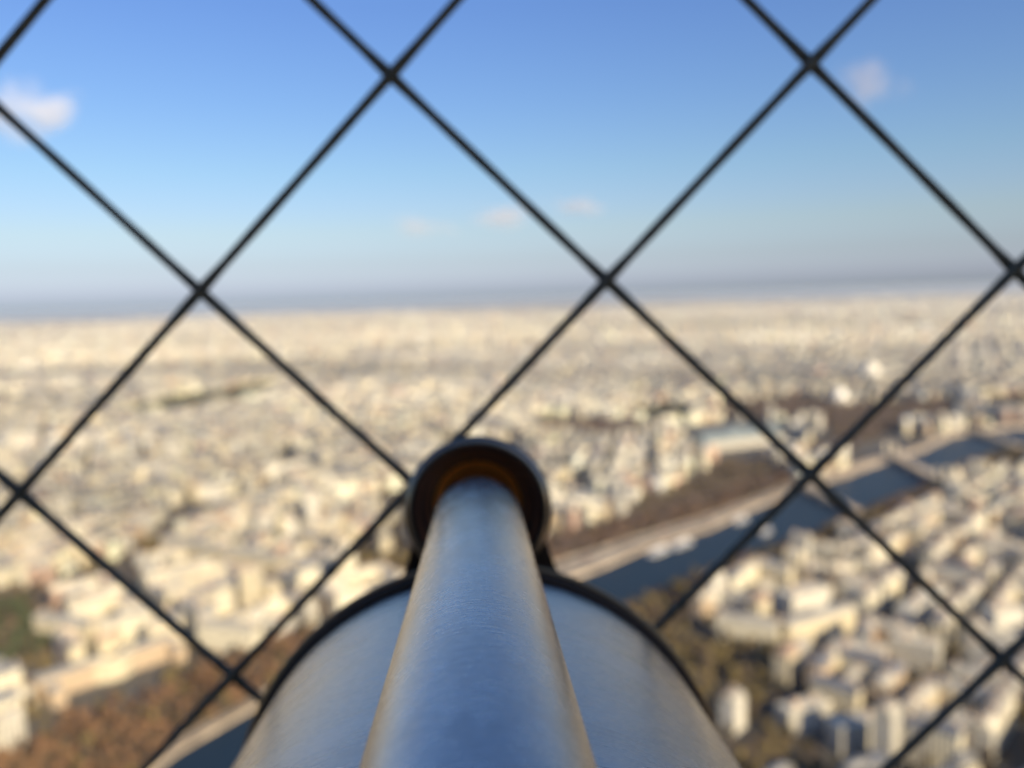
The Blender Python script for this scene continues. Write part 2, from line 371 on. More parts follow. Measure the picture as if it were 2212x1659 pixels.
# stay out of water, parks, quays: test centre and ends
c, s = np.cos(lots[:, 2]), np.sin(lots[:, 2])
bad = np.zeros(len(lots), bool)
for fa, fb in ((0, 0), (.55, .55), (-.55, .55), (.55, -.55), (-.55, -.55), (.5, 0), (-.5, 0)):
    a, b = lots[:, 3]*fa, lots[:, 4]*fb
    bad |= blocked(lots[:, 0]+a*c-b*s, lots[:, 1]+a*s+b*c)
lots = lots[~bad]
print('lots', len(lots))
wn = list(WALLC); rn = list(ROOFC)
wi = rng.choice(len(wn), len(lots), p=[.34, .24, .14, .12, .05, .11])
ri = rng.choice(len(rn), len(lots), p=[.50, .15, .27, .08])
modern = lots[:, 7] > 0
ri[modern] = 2; wi[modern] = rng.choice([1, 2, 5], modern.sum())
RHs = np.where(modern, .9, rng.uniform(3.2, 5.0, len(lots))); INS = np.where(modern, .3, 2.0)
D = np.column_stack([lots[:, 0], lots[:, 1], lots[:, 2], lots[:, 3], lots[:, 4], lots[:, 5], RHs, INS])
px, py, dep = pix(lots[:, 0], lots[:, 1], GZ+10)
size = (lots[:, 3]+lots[:, 4])*lots[:, 5]/dep**2
scope = ((np.hypot(px-1040, py-1750) < 520) & (py > 1250)) | ((np.abs(px-1031) < 160) & (py > 960))
vis = (px > -10) & (px < 2222) & (py < 1672) & ~scope
score = np.where(vis, size, 0)
order = np.argsort(-score)[:292]
indiv = np.zeros(len(lots), bool); indiv[order] = True
print('farthest individual', dep[order].max())

def rnd_cols(names, table, idx, jit=.2):
    t = np.array([table[k] for k in names]); cc = t[idx]*(1+rng.normal(0, jit, (len(idx), 1)))
    return np.clip(cc, .03, .85)
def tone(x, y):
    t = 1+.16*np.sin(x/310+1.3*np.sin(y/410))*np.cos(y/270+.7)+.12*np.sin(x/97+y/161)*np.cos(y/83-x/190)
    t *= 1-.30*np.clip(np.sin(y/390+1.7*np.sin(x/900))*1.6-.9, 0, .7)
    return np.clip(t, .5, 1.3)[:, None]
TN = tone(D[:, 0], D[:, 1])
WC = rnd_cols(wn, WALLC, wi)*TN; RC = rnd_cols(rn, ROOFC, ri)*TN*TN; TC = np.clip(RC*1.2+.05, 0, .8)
rest = ~indiv
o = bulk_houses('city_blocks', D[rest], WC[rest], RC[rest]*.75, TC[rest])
tag(o, 'mass of cream and grey roofed city blocks stretching into the distance', 'city blocks', kind='stuff')
# far districts, coarse
pts = []
for r0, r1, cell in ((4500, 8000, 46), (8000, 14500, 85), (14500, 23000, 170)):
    xs = np.arange(-r1*.75, r1*.75, cell); ys = np.arange(r0*.72, r1, cell)
    X, Y = np.meshgrid(xs, ys); X = X.ravel()+rng.uniform(-cell*.3, cell*.3, X.size); Y = Y.ravel()+rng.uniform(-cell*.3, cell*.3, Y.size)
    rr = np.hypot(X, Y); k = (rr > r0) & (rr < r1) & (np.abs(np.arctan2(X, Y)) < R(36)) & (rng.random(X.size) < .85)
    X, Y = X[k], Y[k]
    n = len(X); pts.append(np.column_stack([X, Y, rng.uniform(0, 3.14, n), rng.uniform(.35, .75, n)*cell, rng.uniform(.3, .6, n)*cell, rng.uniform(14, 24, n)+(rng.random(n) < .06)*rng.uniform(10, 35, n), rng.uniform(.5, 4, n), np.full(n, 2.)]))
FD = np.vstack(pts)
kb = blocked(FD[:, 0], FD[:, 1]); FD = FD[~kb]
fw = rng.choice(len(wn), len(FD), p=[.30, .24, .16, .10, .05, .15]); fr = rng.choice(len(rn), len(FD), p=[.45, .12, .35, .08])
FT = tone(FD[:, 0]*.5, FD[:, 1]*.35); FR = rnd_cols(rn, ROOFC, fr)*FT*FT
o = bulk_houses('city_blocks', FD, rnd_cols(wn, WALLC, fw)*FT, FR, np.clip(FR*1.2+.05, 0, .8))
tag(o, 'hazy pale mass of far suburbs below the horizon', 'city blocks', kind='stuff')
print('far', len(FD))

# ---- individual buildings: wall, roof (> chimney)
TERM = []      # (object, x, y, px, py, look)
def building(d, wk, rk, kind='apartment_building', chim=True):
    cx, cy, th, L, W, H, RH, ins = d
    e = empty(kind, (cx, cy, GZ), th)
    l, w_ = L/2, W/2
    b = [(-l, -w_), (l, -w_), (l, w_), (-l, w_)]
    V = [(x, y, 0) for x, y in b]+[(x, y, H) for x, y in b]
    Fc = [(0, 1, 5, 4), (1, 2, 6, 5), (2, 3, 7, 6), (3, 0, 4, 7)]
    me = mesh('wall', V, Fc, M['wall '+wk]); uv = me.uv_layers.new(name='UVMap')
    hh = round(H/3.3)*3.3
    for k in range(4):
        nn = max(1, round((L if k % 2 == 0 else W)/2.9))*2.9
        for q, t in enumerate(((0, 0), (nn, 0), (nn, hh), (0, hh))): uv.data[k*4+q].uv = t
    link('wall', me, e)
    g = .35; b0 = [(x+math.copysign(.1, x), y+math.copysign(g, y)) for x, y in b]
    b1 = [(x-math.copysign(.1, x), y-math.copysign(ins*.8, y)) for x, y in b]
    b2 = [(x-math.copysign(.2, x), y-math.copysign(ins*1.6, y)) for x, y in b]
    V = [(x, y, H) for x, y in b0]+[(x, y, H+.35) for x, y in b0]+[(x, y, H+RH*.8) for x, y in b1]+[(x, y, H+RH) for x, y in b2]
    Fc = [(3, 2, 1, 0)]
    for k in range(3):
        for q in range(4): a = k*4; Fc.append((a+q, a+(q+1) % 4, a+4+(q+1) % 4, a+4+q))
    Fc.append((12, 13, 14, 15))
    rf = link('roof', mesh('roof', V, Fc, M['roof '+rk]), e)
    if chim:
        for sx in (-1, 1):
            V = []; Fc = []
            def bx(x, y, z, a, bb, cc):
                n = len(V)
                for dz in (0, cc):
                    for (i, j) in ((-1, -1), (1, -1), (1, 1), (-1, 1)): V.append((x+i*a, y+j*bb, z+dz))
                Fc.extend([(n, n+1, n+5, n+4), (n+1, n+2, n+6, n+5), (n+2, n+3, n+7, n+6), (n+3, n, n+4, n+7), (n+4, n+5, n+6, n+7)])
            yy = random.uniform(-.2, .2)*W
            bx(sx*(l-1.9), yy, H+1, .45, 2.2, RH+.8)
            for q in range(4): bx(sx*(l-1.9), yy-1.6+q*1.05, H+RH+1.8, .18, .18, .7)
            link('chimney', mesh('chimney', V, Fc, M['chimney']), rf)
    elif kind != 'palace':
        V = []; Fc = []
        bxs = [(-.2*L, 0, H+RH, 2.5, 2, 2.6), (.25*L, .1*W, H+RH, 1.6, 1.4, 1.8)]
        for (x, y, z, a, bb, cc) in bxs:
            V = []; Fc = []; n = 0
            for dz in (0, cc):
                for (i, j) in ((-1, -1), (1, -1), (1, 1), (-1, 1)): V.append((x+i*a, y+j*bb, z+dz))
            Fc.extend([(n, n+1, n+5, n+4), (n+1, n+2, n+6, n+5), (n+2, n+3, n+7, n+6), (n+3, n, n+4, n+7), (n+4, n+5, n+6, n+7)])
            link('lift_housing', mesh('lift_housing', V, Fc, M['chimney']), rf)
    return e
for i in order:
    e = building(D[i], wn[wi[i]], rn[ri[i]], 'office_block' if modern[i] else 'apartment_building', chim=not modern[i])
    tall = 'tall ' if D[i, 5] > 24.5 else ('low ' if D[i, 5] < 17 else '')
    if D[i, 3] > 60 or D[i, 4] > 60: tall += 'long '
    elif D[i, 3]*D[i, 4] < 170: tall += 'small '
    noun = 'flat roofed block' if modern[i] else 'building'
    TERM.append([e, px[i], py[i], tall, wn[wi[i]], rn[ri[i]], noun, dep[i]])

def place_name(x, y):
    if x < 1040 and y > 1560: return 'at bottom left of the telescope'
    if x < 560:
        if y > 1440: return 'above the rust brown riverside trees'
        if y > 1330: return 'below the left wire crossing'
        if y > 1240: return 'left of the telescope barrel'
        return 'below the left wire lozenge'
    if x < 1040: return 'between the left wires and telescope barrel'
    if y < 1200 and x < 1720: return 'above the riverside tree band'
    if x < 1750:
        if y > 1560: return 'at the bottom right of the barrel'
        if y > 1440: return 'right of the telescope barrel'
        return 'on the near side of the river'
    if y > 1560: return 'in the bottom right corner'
    if y > 1440: return 'below the lowest right wire crossing'
    if y > 1320: return 'beside the lowest right wire crossing'
    if y > 1200: return 'along the right edge midway up'
    return 'near the river at the right edge'
ORD = ['leftmost', 'second from left', 'third from left', 'fourth from left', 'fifth from left', 'sixth from left', 'seventh from left', 'eighth from left', 'ninth from left', 'tenth from left']
NUMW = ['', 'one', 'two', 'three', 'four', 'five', 'six', 'seven', 'eight', 'nine', 'ten']
from collections import defaultdict
def finish_labels():
    gr = defaultdict(list)
    for t in TERM:
        base = f"{t[3]}{t[4]} {t[6]}" + (f" {t[5]} roof" if t[6] == 'building' else '')
        gr[(base, place_name(t[1], t[2]))].append(t)
    for (base, pl), L in gr.items():
        L.sort(key=lambda t: t[1])
        for k, t in enumerate(L):
            lab = f"{base} {pl}"
            if len(L) > 1:
                o_ = 'rightmost' if k == len(L)-1 else ORD[min(k, 9)].replace(' from left', '')
                lab = f"{base} {pl}, {o_}" + ('' if k in (0, len(L)-1) else ' from left')
            tag(t[0], lab, 'office block' if 'block' in t[6] else 'building', 'city buildings near the river')
finish_labels()

# ------------------------------------------------------------------ landmarks
def box_list(L):
    V = []; Fc = []
    for (x, y, z, a, b, c, th) in L:      # centre, half sizes in x,y, height, rotation
        n = len(V); cs, sn = math.cos(th), math.sin(th)
        for dz in (0, c):
            for (i, j) in ((-1, -1), (1, -1), (1, 1), (-1, 1)):
                V.append((x+i*a*cs-j*b*sn, y+i*a*sn+j*b*cs, z+dz))
        Fc += [(n, n+1, n+5, n+4), (n+1, n+2, n+6, n+5), (n+2, n+3, n+7, n+6), (n+3, n, n+4, n+7), (n+4, n+5, n+6, n+7), (n+3, n+2, n+1, n)]
    return V, Fc
def uvbox(me, sc=1.0):
    uv = me.uv_layers.new(name='UVMap')
    for p in me.polygons:
        n = p.normal
        for li in p.loop_indices:
            v = me.vertices[me.loops[li].vertex_index].co
            t = (-n.y*v.x+n.x*v.y) if abs(n.z) < .5 else v.x
            uv.data[li].uv = (t, v.z if abs(n.z) < .5 else 0)
def arc_wing(r0, r1, a0, a1, h, n=24):
    V = []; Fc = []
    for i in range(n+1):
        a = a0+(a1-a0)*i/n
        for r, z in ((r0, 0), (r0, h), (r1, h), (r1, 0)): V.append((r*math.cos(a), r*math.sin(a), z))
    for i in range(n):
        for q in range(3): b = i*4+q; Fc.append((b, b+1, b+5, b+4))
    Fc += [(3, 2, 1, 0), (n*4, n*4+1, n*4+2, n*4+3)]
    return V, Fc
# riverside palace: two long wings round a curved terrace
x0, y0 = gp(245, 1465); x1, y1 = gp(400, 1412); th = math.atan2(y1-y0, x1-x0)
e = empty('palace', (x0, y0, GZ), th); e.scale = (.72, .8, 1)
V, Fc = box_list([(-38, 8, 0, 34, 9, 15, 0), (42, 8, 0, 30, 9, 15, 0), (-62, -12, 0, 7, 10.5, 12, 0), (64, -10, 0, 6, 8.5, 12, 0)])
me = mesh('wing', V, Fc, M['wall tan']); uvbox(me); link('wing', me, e)
V, Fc = arc_wing(22, 30, R(-160), R(-20), 17); me = mesh('colonnade', V, Fc, M['wall cream']); uvbox(me); o = link('colonnade', me, e); o.location = (2, 22, 0)
V, Fc = arc_wing(10, 20, R(-165), R(-15), 7); me = mesh('terrace', V, Fc, M['quay']); o = link('terrace', me, e); o.location = (2, 22, 0)
V, Fc = box_list([(-38, 8, 15.01, 33, 8, 1.6, 0), (42, 8, 15.01, 29, 8, 1.6, 0), (-62, -12, 12.01, 6.2, 9.8, 1, 0), (64, -10, 12.01, 5.2, 7.8, 1, 0)])
link('roof', mesh('roof', V, Fc, M['roof grey zinc']), e)
tag(e, 'long pale stone palace with a curved colonnade above the rust brown riverside trees', 'palace')
# exhibition hall: long glazed barrel roof, stone body, dome
x0, y0 = gp(1510, 955); x1, y1 = gp(1650, 938); th = math.atan2(y1-y0, x1-x0)
xm, ym = gp(1585, 962)
e = empty('exhibition_hall', (xm, ym, GZ), th)
V, Fc = box_list([(0, 0, 0, 92, 30, 15, 0)]); me = mesh('wall', V, Fc, M['wall pale grey']); uvbox(me); link('wall', me, e)
V = []; Fc = []; n = 14
for sx in (-86, 86):
    for i in range(n+1): a = math.pi*i/n; V.append((sx, 25*math.cos(a), 15.02+17*math.sin(a)))
for i in range(n): Fc.append((i, i+1, n+2+i, n+1+i))
Fc += [tuple(range(n, -1, -1)), tuple(range(n+1, 2*n+2))]
link('barrel_roof', mesh('barrel_roof', V, Fc, M['glassroof'], smooth=False), e)
bm = bmesh.new(); bmesh.ops.create_uvsphere(bm, u_segments=24, v_segments=12, radius=20)
for v in bm.verts: v.co.z = v.co.z*.8+22
me = bpy.data.meshes.new('dome'); bm.to_mesh(me); bm.free(); me.materials.append(M['glassroof']); link('dome', me, e)
tag(e, 'long exhibition hall with a grey glass barrel roof and dome among bare trees', 'exhibition hall')
# long lit facade row on the near bank
# white domed church far off and white landmark domes
def domed(px_, py_, r, h, m, label):
    x, y = gp(px_, py_); e = empty('domed_church', (x, y, GZ), .4)
    V, Fc = box_list([(0, 0, 0, r*1.5, r*1.1, h*.55, 0), (0, -r*1.2, 0, r*.8, r*.3, h*.5, 0)]); me = mesh('wall', V, Fc, M['wall white']); uvbox(me); link('wall', me, e)
    bm = bmesh.new(); bmesh.ops.create_uvsphere(bm, u_segments=24, v_segments=12, radius=r*.8)
    for v in bm.verts: v.co.z = v.co.z*1.05+h*.7
    me = bpy.data.meshes.new('dome'); bm.to_mesh(me); bm.free(); me.materials.append(m)
    me.polygons.foreach_set('use_smooth', [True]*len(me.polygons)); link('dome', me, e)
    V, Fc = box_list([(0, 0, h*.7+r*1.0, r*.13, r*.13, r*.2, 0)]); link('lantern', mesh('lantern', V, Fc, m), e)
    tag(e, label, 'church', 'domed churches')
domed(1882, 822, 30, 40, M['wall white'], 'bright white domed church standing out among the far roofs at right')
domed(58, 800, 26, 95, M['roof grey zinc'], 'hazy white hilltop church with tall dome at the far left')
domed(1815, 872, 17, 30, M['boat_white'], 'small pale domed church just above the brown gardens')

# white office slabs and pale blocks read in the photograph
for (pxa, pya, pxb, pyb, W, H, wk, rk, label) in LM:
    xa, ya = gp(pxa, pya); xb, yb = gp(pxb, pyb); off_ = rk == 'pale gravel'
    e = building(((xa+xb)/2, (ya+yb)/2, math.atan2(yb-ya, xb-xa), math.hypot(xb-xa, yb-ya)-.3, W, H, .9 if off_ else 4, .3 if off_ else 2), wk, rk, 'office_block' if off_ else 'long_building', not off_)
    tag(e, label, 'office block' if off_ else 'building')

# ------------------------------------------------------------------ trees
def crown_mesh(name, m, seed, n=150, rx=3.6, rz=4.2, zc=8.0, leaf=1.1):
    r_ = random.Random(seed); V = []; Fc = []
    lobes = [(r_.uniform(-.5, .5)*rx, r_.uniform(-.5, .5)*rx, zc+r_.uniform(-.45, .55)*rz, r_.uniform(.45, .7)) for _ in range(6)]
    for k in range(n):
        lx, ly, lz, lr = r_.choice(lobes)
        d = Vector((r_.gauss(0, 1), r_.gauss(0, 1), r_.gauss(0, 1))).normalized()*r_.uniform(.55, 1.05)*lr
        c = Vector((lx+d.x*rx, ly+d.y*rx, lz+d.z*rz))
        a = Vector((r_.gauss(0, 1), r_.gauss(0, 1), r_.gauss(0, 1))).normalized(); b = a.orthogonal().normalized()
        s_ = leaf*r_.uniform(.6, 1.3); n0 = len(V)
        V += [c+a*s_, c+b*s_*.8, c-a*s_*.9, c-b*s_*.7]; Fc.append((n0, n0+1, n0+2, n0+3))
    return mesh(name, V, Fc, m)
def trunk_mesh(seed):
    r_ = random.Random(seed); V = []; Fc = []
    def limb(a, b, ra, rb):
        a = Vector(a); b = Vector(b); d = (b-a).normalized(); u = d.orthogonal().normalized(); v = d.cross(u); n0 = len(V)
        for p, r in ((a, ra), (b, rb)):
            for q in range(6): t = q*math.pi/3; V.append(p+(u*math.cos(t)+v*math.sin(t))*r)
        for q in range(6): Fc.append((n0+q, n0+(q+1) % 6, n0+6+(q+1) % 6, n0+6+q))
    limb((0, 0, 0), (.1, 0, 5), .32, .22)
    for q in range(6):
        t = q*1.05+r_.random(); limb((.1, 0, 4.2+q*.25), (2.6*math.cos(t), 2.6*math.sin(t), 8+r_.uniform(-1, 2)), .16, .04)
    return mesh('trunk', V, Fc, M['bark'])
CR = {k: [crown_mesh('crown', M['leaf '+k], i*7+q, 150) for q in range(3)] for i, k in enumerate(LEAFC)}
TR = [trunk_mesh(q) for q in range(3)]
def scatter(poly, step, jit=.35):
    xs = [p[0] for p in poly]; ys = [p[1] for p in poly]
    X, Y = np.meshgrid(np.arange(min(xs), max(xs), step), np.arange(min(ys), max(ys), step))
    X = X.ravel()+rng.uniform(-jit, jit, X.size)*step; Y = Y.ravel()+rng.uniform(-jit, jit, Y.size)*step
    k = inpoly(X, Y, poly) & ~inpoly(X, Y, RIVER)
    return X[k], Y[k]
trees = []   # x, y, colour, zone
X, Y = scatter(NTREE, 8.5)
tx, ty, td = pix(X, Y, GZ+8)
for x, y, a in zip(X, Y, tx):
    k = rng.random()
    if a < 1150: col = 'rust brown' if k < .8 else ('olive yellow' if k < .93 else 'dark brown')
    else: col = 'mauve brown' if k < .45 else ('dark brown' if k < .75 else 'rust brown')
    trees.append((x, y, col, 'in the band along the far bank'))
X, Y = scatter(STREE, 8.5)
for x, y in zip(X, Y):
    k = rng.random(); trees.append((x, y, 'olive yellow' if k < .5 else ('dark brown' if k < .8 else 'rust brown'), 'in the row along the near bank'))
for z, (col, p) in enumerate(PARKS):
    X, Y = scatter(p, 9.0 if z in (0, 7, 8, 9, 10, 11) else 12)
    nm = {0: 'in the park right of the barrel', 7: 'in the park at the left edge', 8: 'along the curving avenue at left', 9: 'beside the tall blocks at left', 10: 'by the square left of the cup', 11: 'in the avenue at bottom right'}.get(z, 'in the gardens beyond the river')
    if z == 6: nm = 'in the far cemetery streak at left'
    for x, y in zip(X, Y):
        k = rng.random(); trees.append((x, y, col if k < .75 else ('dark brown' if k < .9 else 'olive yellow'), nm))
# street and courtyard trees
n = 2600
n = 4600; a = rng.uniform(-R(36), R(36), n); r_ = np.where(rng.random(n) < .55, 480+750*rng.random(n), 480+2300*rng.random(n))
X, Y = r_*np.sin(a), r_*np.cos(a); k = ~blocked(X, Y)
dm = np.full(n, 1e9)
nearl = lots
sel = np.hypot(nearl[:, 0], nearl[:, 1]) < 2700; NL = nearl[sel]
for i in range(n):
    if k[i]: dm[i] = np.min(np.hypot(NL[:, 0]-X[i], NL[:, 1]-Y[i]))
for x, y, kk, d in zip(X, Y, k, dm):
    if kk and d > 9.5: trees.append((x, y, 'olive yellow' if rng.random() < .5 else 'dark brown', 'between buildings'))
print('trees', len(trees))
TX = np.array([t[0] for t in trees]); TY = np.array([t[1] for t in trees])
tx, ty, td = pix(TX, TY, GZ+8)
scope = ((np.hypot(tx-1040, ty-1750) < 520) & (ty > 1250)) | ((np.abs(tx-1031) < 160) & (ty > 960))
tv = (tx > -10) & (tx < 2222) & (ty < 1685) & ~scope
osc = np.argsort(-np.where(tv, 1/td, 0))[:290]
iset = set(osc.tolist())
ymid = {z: float(np.median([ty[i] for i in osc if trees[i][3] == z])) for z in set(trees[i][3] for i in osc)}
def spot(x, y):
    if x < 130: return 'at left edge'
    if x < 330: return 'left of wire'
    if x < 500: return 'at wire crossing'
    if x < 1040: return 'beside the barrel'
    if x < 1600: return 'right of barrel'
    if x < 1900: return 'middle right'
    return 'far right'
def side(x):
    return 'left of the telescope' if x < 1040 else ('right of the telescope' if x < 1750 else 'near the right edge')
for i in osc:
    x, y, col, zn = trees[i]
    e = empty('tree', (x, y, GZ), random.uniform(0, 6.28)); s_ = random.uniform(.62, 1.05); e.scale = (s_, s_, s_*random.uniform(.9, 1.15))
    link('crown', random.choice(CR[col]), e); link('trunk', random.choice(TR), e)
    z2 = zn if 'left' in zn or 'right' in zn else zn+', '+spot(tx[i], ty[i])
    sz = 'big' if s_ > .92 else ('small' if s_ < .75 else 'middling')
    z2 += ', upper side' if ty[i] < ymid[zn] else ', lower side'
    tag(e, f'{sz} {col} tree {z2}', 'tree', f'{sz} {col} trees {z2}')
# the remaining trees, one mass per colour
for col in LEAFC:
    ii = [i for i in range(len(trees)) if i not in iset and trees[i][2] == col]
    if not ii: continue
    base = []
    for q in range(3):
        me = crown_mesh('tmp', M['leaf '+col], 100+q, 46, leaf=1.9)
        v = np.zeros(len(me.vertices)*3, np.float32); me.vertices.foreach_get('co', v); base.append(v.reshape(-1, 3)); bpy.data.meshes.remove(me)
    VV = []
    for i in ii:
        b = base[i % 3]; t = rng.uniform(0, 6.28); s_ = rng.uniform(.62, 1.05); c, s = math.cos(t), math.sin(t)
        VV.append(np.column_stack([(b[:, 0]*c-b[:, 1]*s)*s_+trees[i][0], (b[:, 0]*s+b[:, 1]*c)*s_+trees[i][1], b[:, 2]*s_+GZ]))
    VV = np.vstack(VV).astype(np.float32); nq = len(VV)//4
    me = bpy.data.meshes.new('woods'); me.vertices.add(len(VV)); me.vertices.foreach_set('co', VV.ravel())
    me.loops.add(nq*4); me.loops.foreach_set('vertex_index', np.arange(nq*4, dtype=np.int32))
    me.polygons.add(nq); me.polygons.foreach_set('loop_start', np.arange(0, nq*4, 4, dtype=np.int32)); me.update(calc_edges=True)
    me.materials.append(M['leaf '+col])
    tag(link('woods', me), f'far mass of {col} trees in parks and avenues', 'trees', kind='stuff')

# ------------------------------------------------------------------ bridges, boats
def bridge(pa, pb, W, label, towers=False):
    xa, ya = gp(*pa); xb, yb = gp(*pb); L = math.hypot(xb-xa, yb-ya); th = math.atan2(yb-ya, xb-xa)
    e = empty('bridge', ((xa+xb)/2, (ya+yb)/2, GZ), th)
    V, Fc = box_list([(0, 0, 6.5, L/2, W/2, 1.6, 0)]); link('deck', mesh('deck', V, Fc, M['quay']), e)
    V, Fc = box_list([(0, s_*(W/2-.4), 8.12, L/2, .3, 1.1, 0) for s_ in (-1, 1)]); link('parapet', mesh('parapet', V, Fc, M['stone']), e)
    npi = 4
    for q in range(npi+1):
        xx = -L/2+L*q/npi
        V, Fc = box_list([(xx, 0, 0, 2.0, W/2-.3, 6.48, 0)]); link('pier', mesh('pier', V, Fc, M['stone']), e)
    for q in range(npi):      # arches between the piers
        V = []; Fc = []; n = 10; xs = -L/2+L*q/npi+2.05; xe = -L/2+L*(q+1)/npi-2.05
        for s_ in (-1, 1):
            for i in range(n+1):
                t = i/n; x = xs+(xe-xs)*t; z = 2+4*math.sin(math.pi*t)**.7 if 0 < t < 1 else 2
                V += [(x, s_*(W/2-.5), z), (x, s_*(W/2-.5), 6.47)]
        for s_ in range(2):
            for i in range(n): b = s_*(n+1)*2+i*2; Fc.append((b, b+2, b+3, b+1))
        for i in range(n): a = i*2; b = (n+1)*2+i*2; Fc.append((a, a+2, b+2, b))
        link('arch', mesh('arch', V, Fc, M['stone']), e)
    if towers:
        for sx in (-1, 1):
            for sy in (-1, 1):
                V, Fc = box_list([(sx*(L/2+4), sy*(W/2-2), 0, 2, 2, 22, 0), (sx*(L/2+4), sy*(W/2-2), 22.01, 1.2, 1.2, 3, 0)]); link('pylon', mesh('pylon', V, Fc, M['stone']), e)
    tag(e, label, 'bridge', 'bridges over the river')
bridge((1725, 1052), (1850, 1116), 12, 'pale stone arch bridge crossing the river just behind the right wire crossing')
bridge((1925, 988), (2030, 1046), 17, 'pale bridge with corner pylons between the two far blue reaches', True)
bridge((2090, 930), (2200, 972), 11, 'farthest low bridge over the river near the right edge')
def boat(px_, py_, L, rot, label):
    x, y = gp(px_, py_); e = empty('river_boat', (x, y, GZ+.4), rot)
    W = L*.13; prof = [(-.5, .7), (-.42, 1), (.3, 1), (.43, .6), (.5, .05)]
    V = []; Fc = []
    for s_ in (1, -1):
        for (a, b) in (prof if s_ == 1 else prof[::-1]): V.append((a*L, s_*b*W, 1.6))
    n = len(V); V += [(vx*.96, vy*.8, -.5) for vx, vy, _ in V[:n]]
    Fc = [tuple(range(n-1, -1, -1))]+[(i, (i+1) % n, n+(i+1) % n, n+i) for i in range(n)]
    link('hull', mesh('hull', V, Fc, M['boat_white']), e)
    V, Fc = box_list([(-.05*L, 0, 1.62, L*.34, W*.75, 1.9, 0)]); cb = link('cabin', mesh('cabin', V, Fc, M['boat_dark']), e)
    V, Fc = box_list([(-.05*L, 0, 3.54, L*.36, W*.85, .25, 0), (.2*L, 0, 3.8, L*.05, W*.4, 1.6, 0)]); link('cabin_roof', mesh('cabin_roof', V, Fc, M['boat_white']), cb)
    tag(e, label, 'boat', 'white boats moored at the far quay')
def along(p, q): a = gp(*p); b = gp(*q); return math.atan2(b[1]-a[1], b[0]-a[0])
rt = along((1330, 1238), (1606, 1128))
boat(1425, 1194, 36, rt, 'long white river boat at the quay, nearest to the telescope')
boat(1475, 1178, 36, rt, 'white river boat moored at the quay, second from the telescope')
boat(1600, 1126, 30, rt, 'small white river boat at the far end of the quay')
boat(1655, 1152, 22, rt, 'white river boat out in the middle of the river')
def car_mesh(kind):
    bm = bmesh.new()
    prof = [(-2.2, .35), (-2.2, .85), (-1.2, .95), (.9, .95), (2.1, .8), (2.2, .35)] if kind == 'body' else [(-1.9, .93), (-1.3, 1.45), (.3, 1.45), (1.1, .93)]
    hw = .88 if kind == 'body' else .74
    A = [bm.verts.new((x, -hw, z)) for x, z in prof]; B = [bm.verts.new((x, hw, z)) for x, z in prof]; n = len(prof)
    bm.faces.new(A); bm.faces.new(B[::-1])
    for i in range(n): bm.faces.new((A[i], B[i], B[(i+1) % n], A[(i+1) % n]))
    bmesh.ops.recalc_face_normals(bm, faces=bm.faces[:]); me = bpy.data.meshes.new(kind); bm.to_mesh(me); bm.free(); return me
CARC = {'white': (.8, .8, .78), 'silver': (.5, .5, .52), 'black': (.03, .03, .035), 'red': (.5, .05, .04)}
BD = {}
for k, v in CARC.items(): me = car_mesh('body'); me.materials.append(mat(k+'_car_paint', v, .25)); BD[k] = me
CAB = car_mesh('cabin'); CAB.materials.append(M['boat_dark'])
n = 12; V = [(.34*math.cos(2*math.pi*k/n), s_*.11, .34+.34*math.sin(2*math.pi*k/n)) for s_ in (-1, 1) for k in range(n)]
Fc = [(k, (k+1) % n, n+(k+1) % n, n+k) for k in range(n)]+[tuple(range(n-1, -1, -1)), tuple(range(n, 2*n))]
WHL = mesh('wheel', V, Fc, M['boat_dark'])
for f_ in (.56, .74, .16):
    P = dense(qmid(f_)); 
    for i in range(14, len(P)-1, 2):
        if random.random() < .45: continue
        th = math.atan2(P[i+1][1]-P[i][1], P[i+1][0]-P[i][0]); t_ = random.random()
        X_ = P[i][0]+(P[i+1][0]-P[i][0])*t_; Y_ = P[i][1]+(P[i+1][1]-P[i][1])*t_
        a_, b_, c3 = pix(X_, Y_, GZ+3)
        if not (1180 < a_ < 2212): continue
        ck = random.choice(['white', 'white', 'silver', 'black', 'red']); e = empty('car', (X_, Y_, GZ+2.62), th)
        link('body', BD[ck], e); link('cabin', CAB, e)
        for (wx, wy) in ((-1.4, -.8), (1.4, -.8), (-1.4, .8), (1.4, .8)): o = link('wheel', WHL, e); o.location = (wx, wy, 0)
        z_ = 'beside the bare trees' if f_ > .3 else "at the water's edge"
        tag(e, f'{ck} car driving along the far quay {z_}', 'car', f'{ck} cars on the far quay {z_}')
# red awning and gilded flame on the square at the left of the barrel
x, y = gp(806, 1268); e = empty('awning', (x, y, GZ), .6)
V, Fc = box_list([(-6, 0, 4.5, 6, 3, .2, 0), (6.2, 0, 4.5, 6, 3, .2, 0)]); link('canopy', mesh('canopy', V, Fc, M['red']), e)
for sx in (-11, 11):
    for sy in (-2.6, 2.6):
        V, Fc = box_list([(sx, sy, 0, .12, .12, 4.48, 0)]); link('post', mesh('post', V, Fc, M['boat_dark']), e)
tag(e, 'red awning on the square just left of the barrel rim', 'awning')

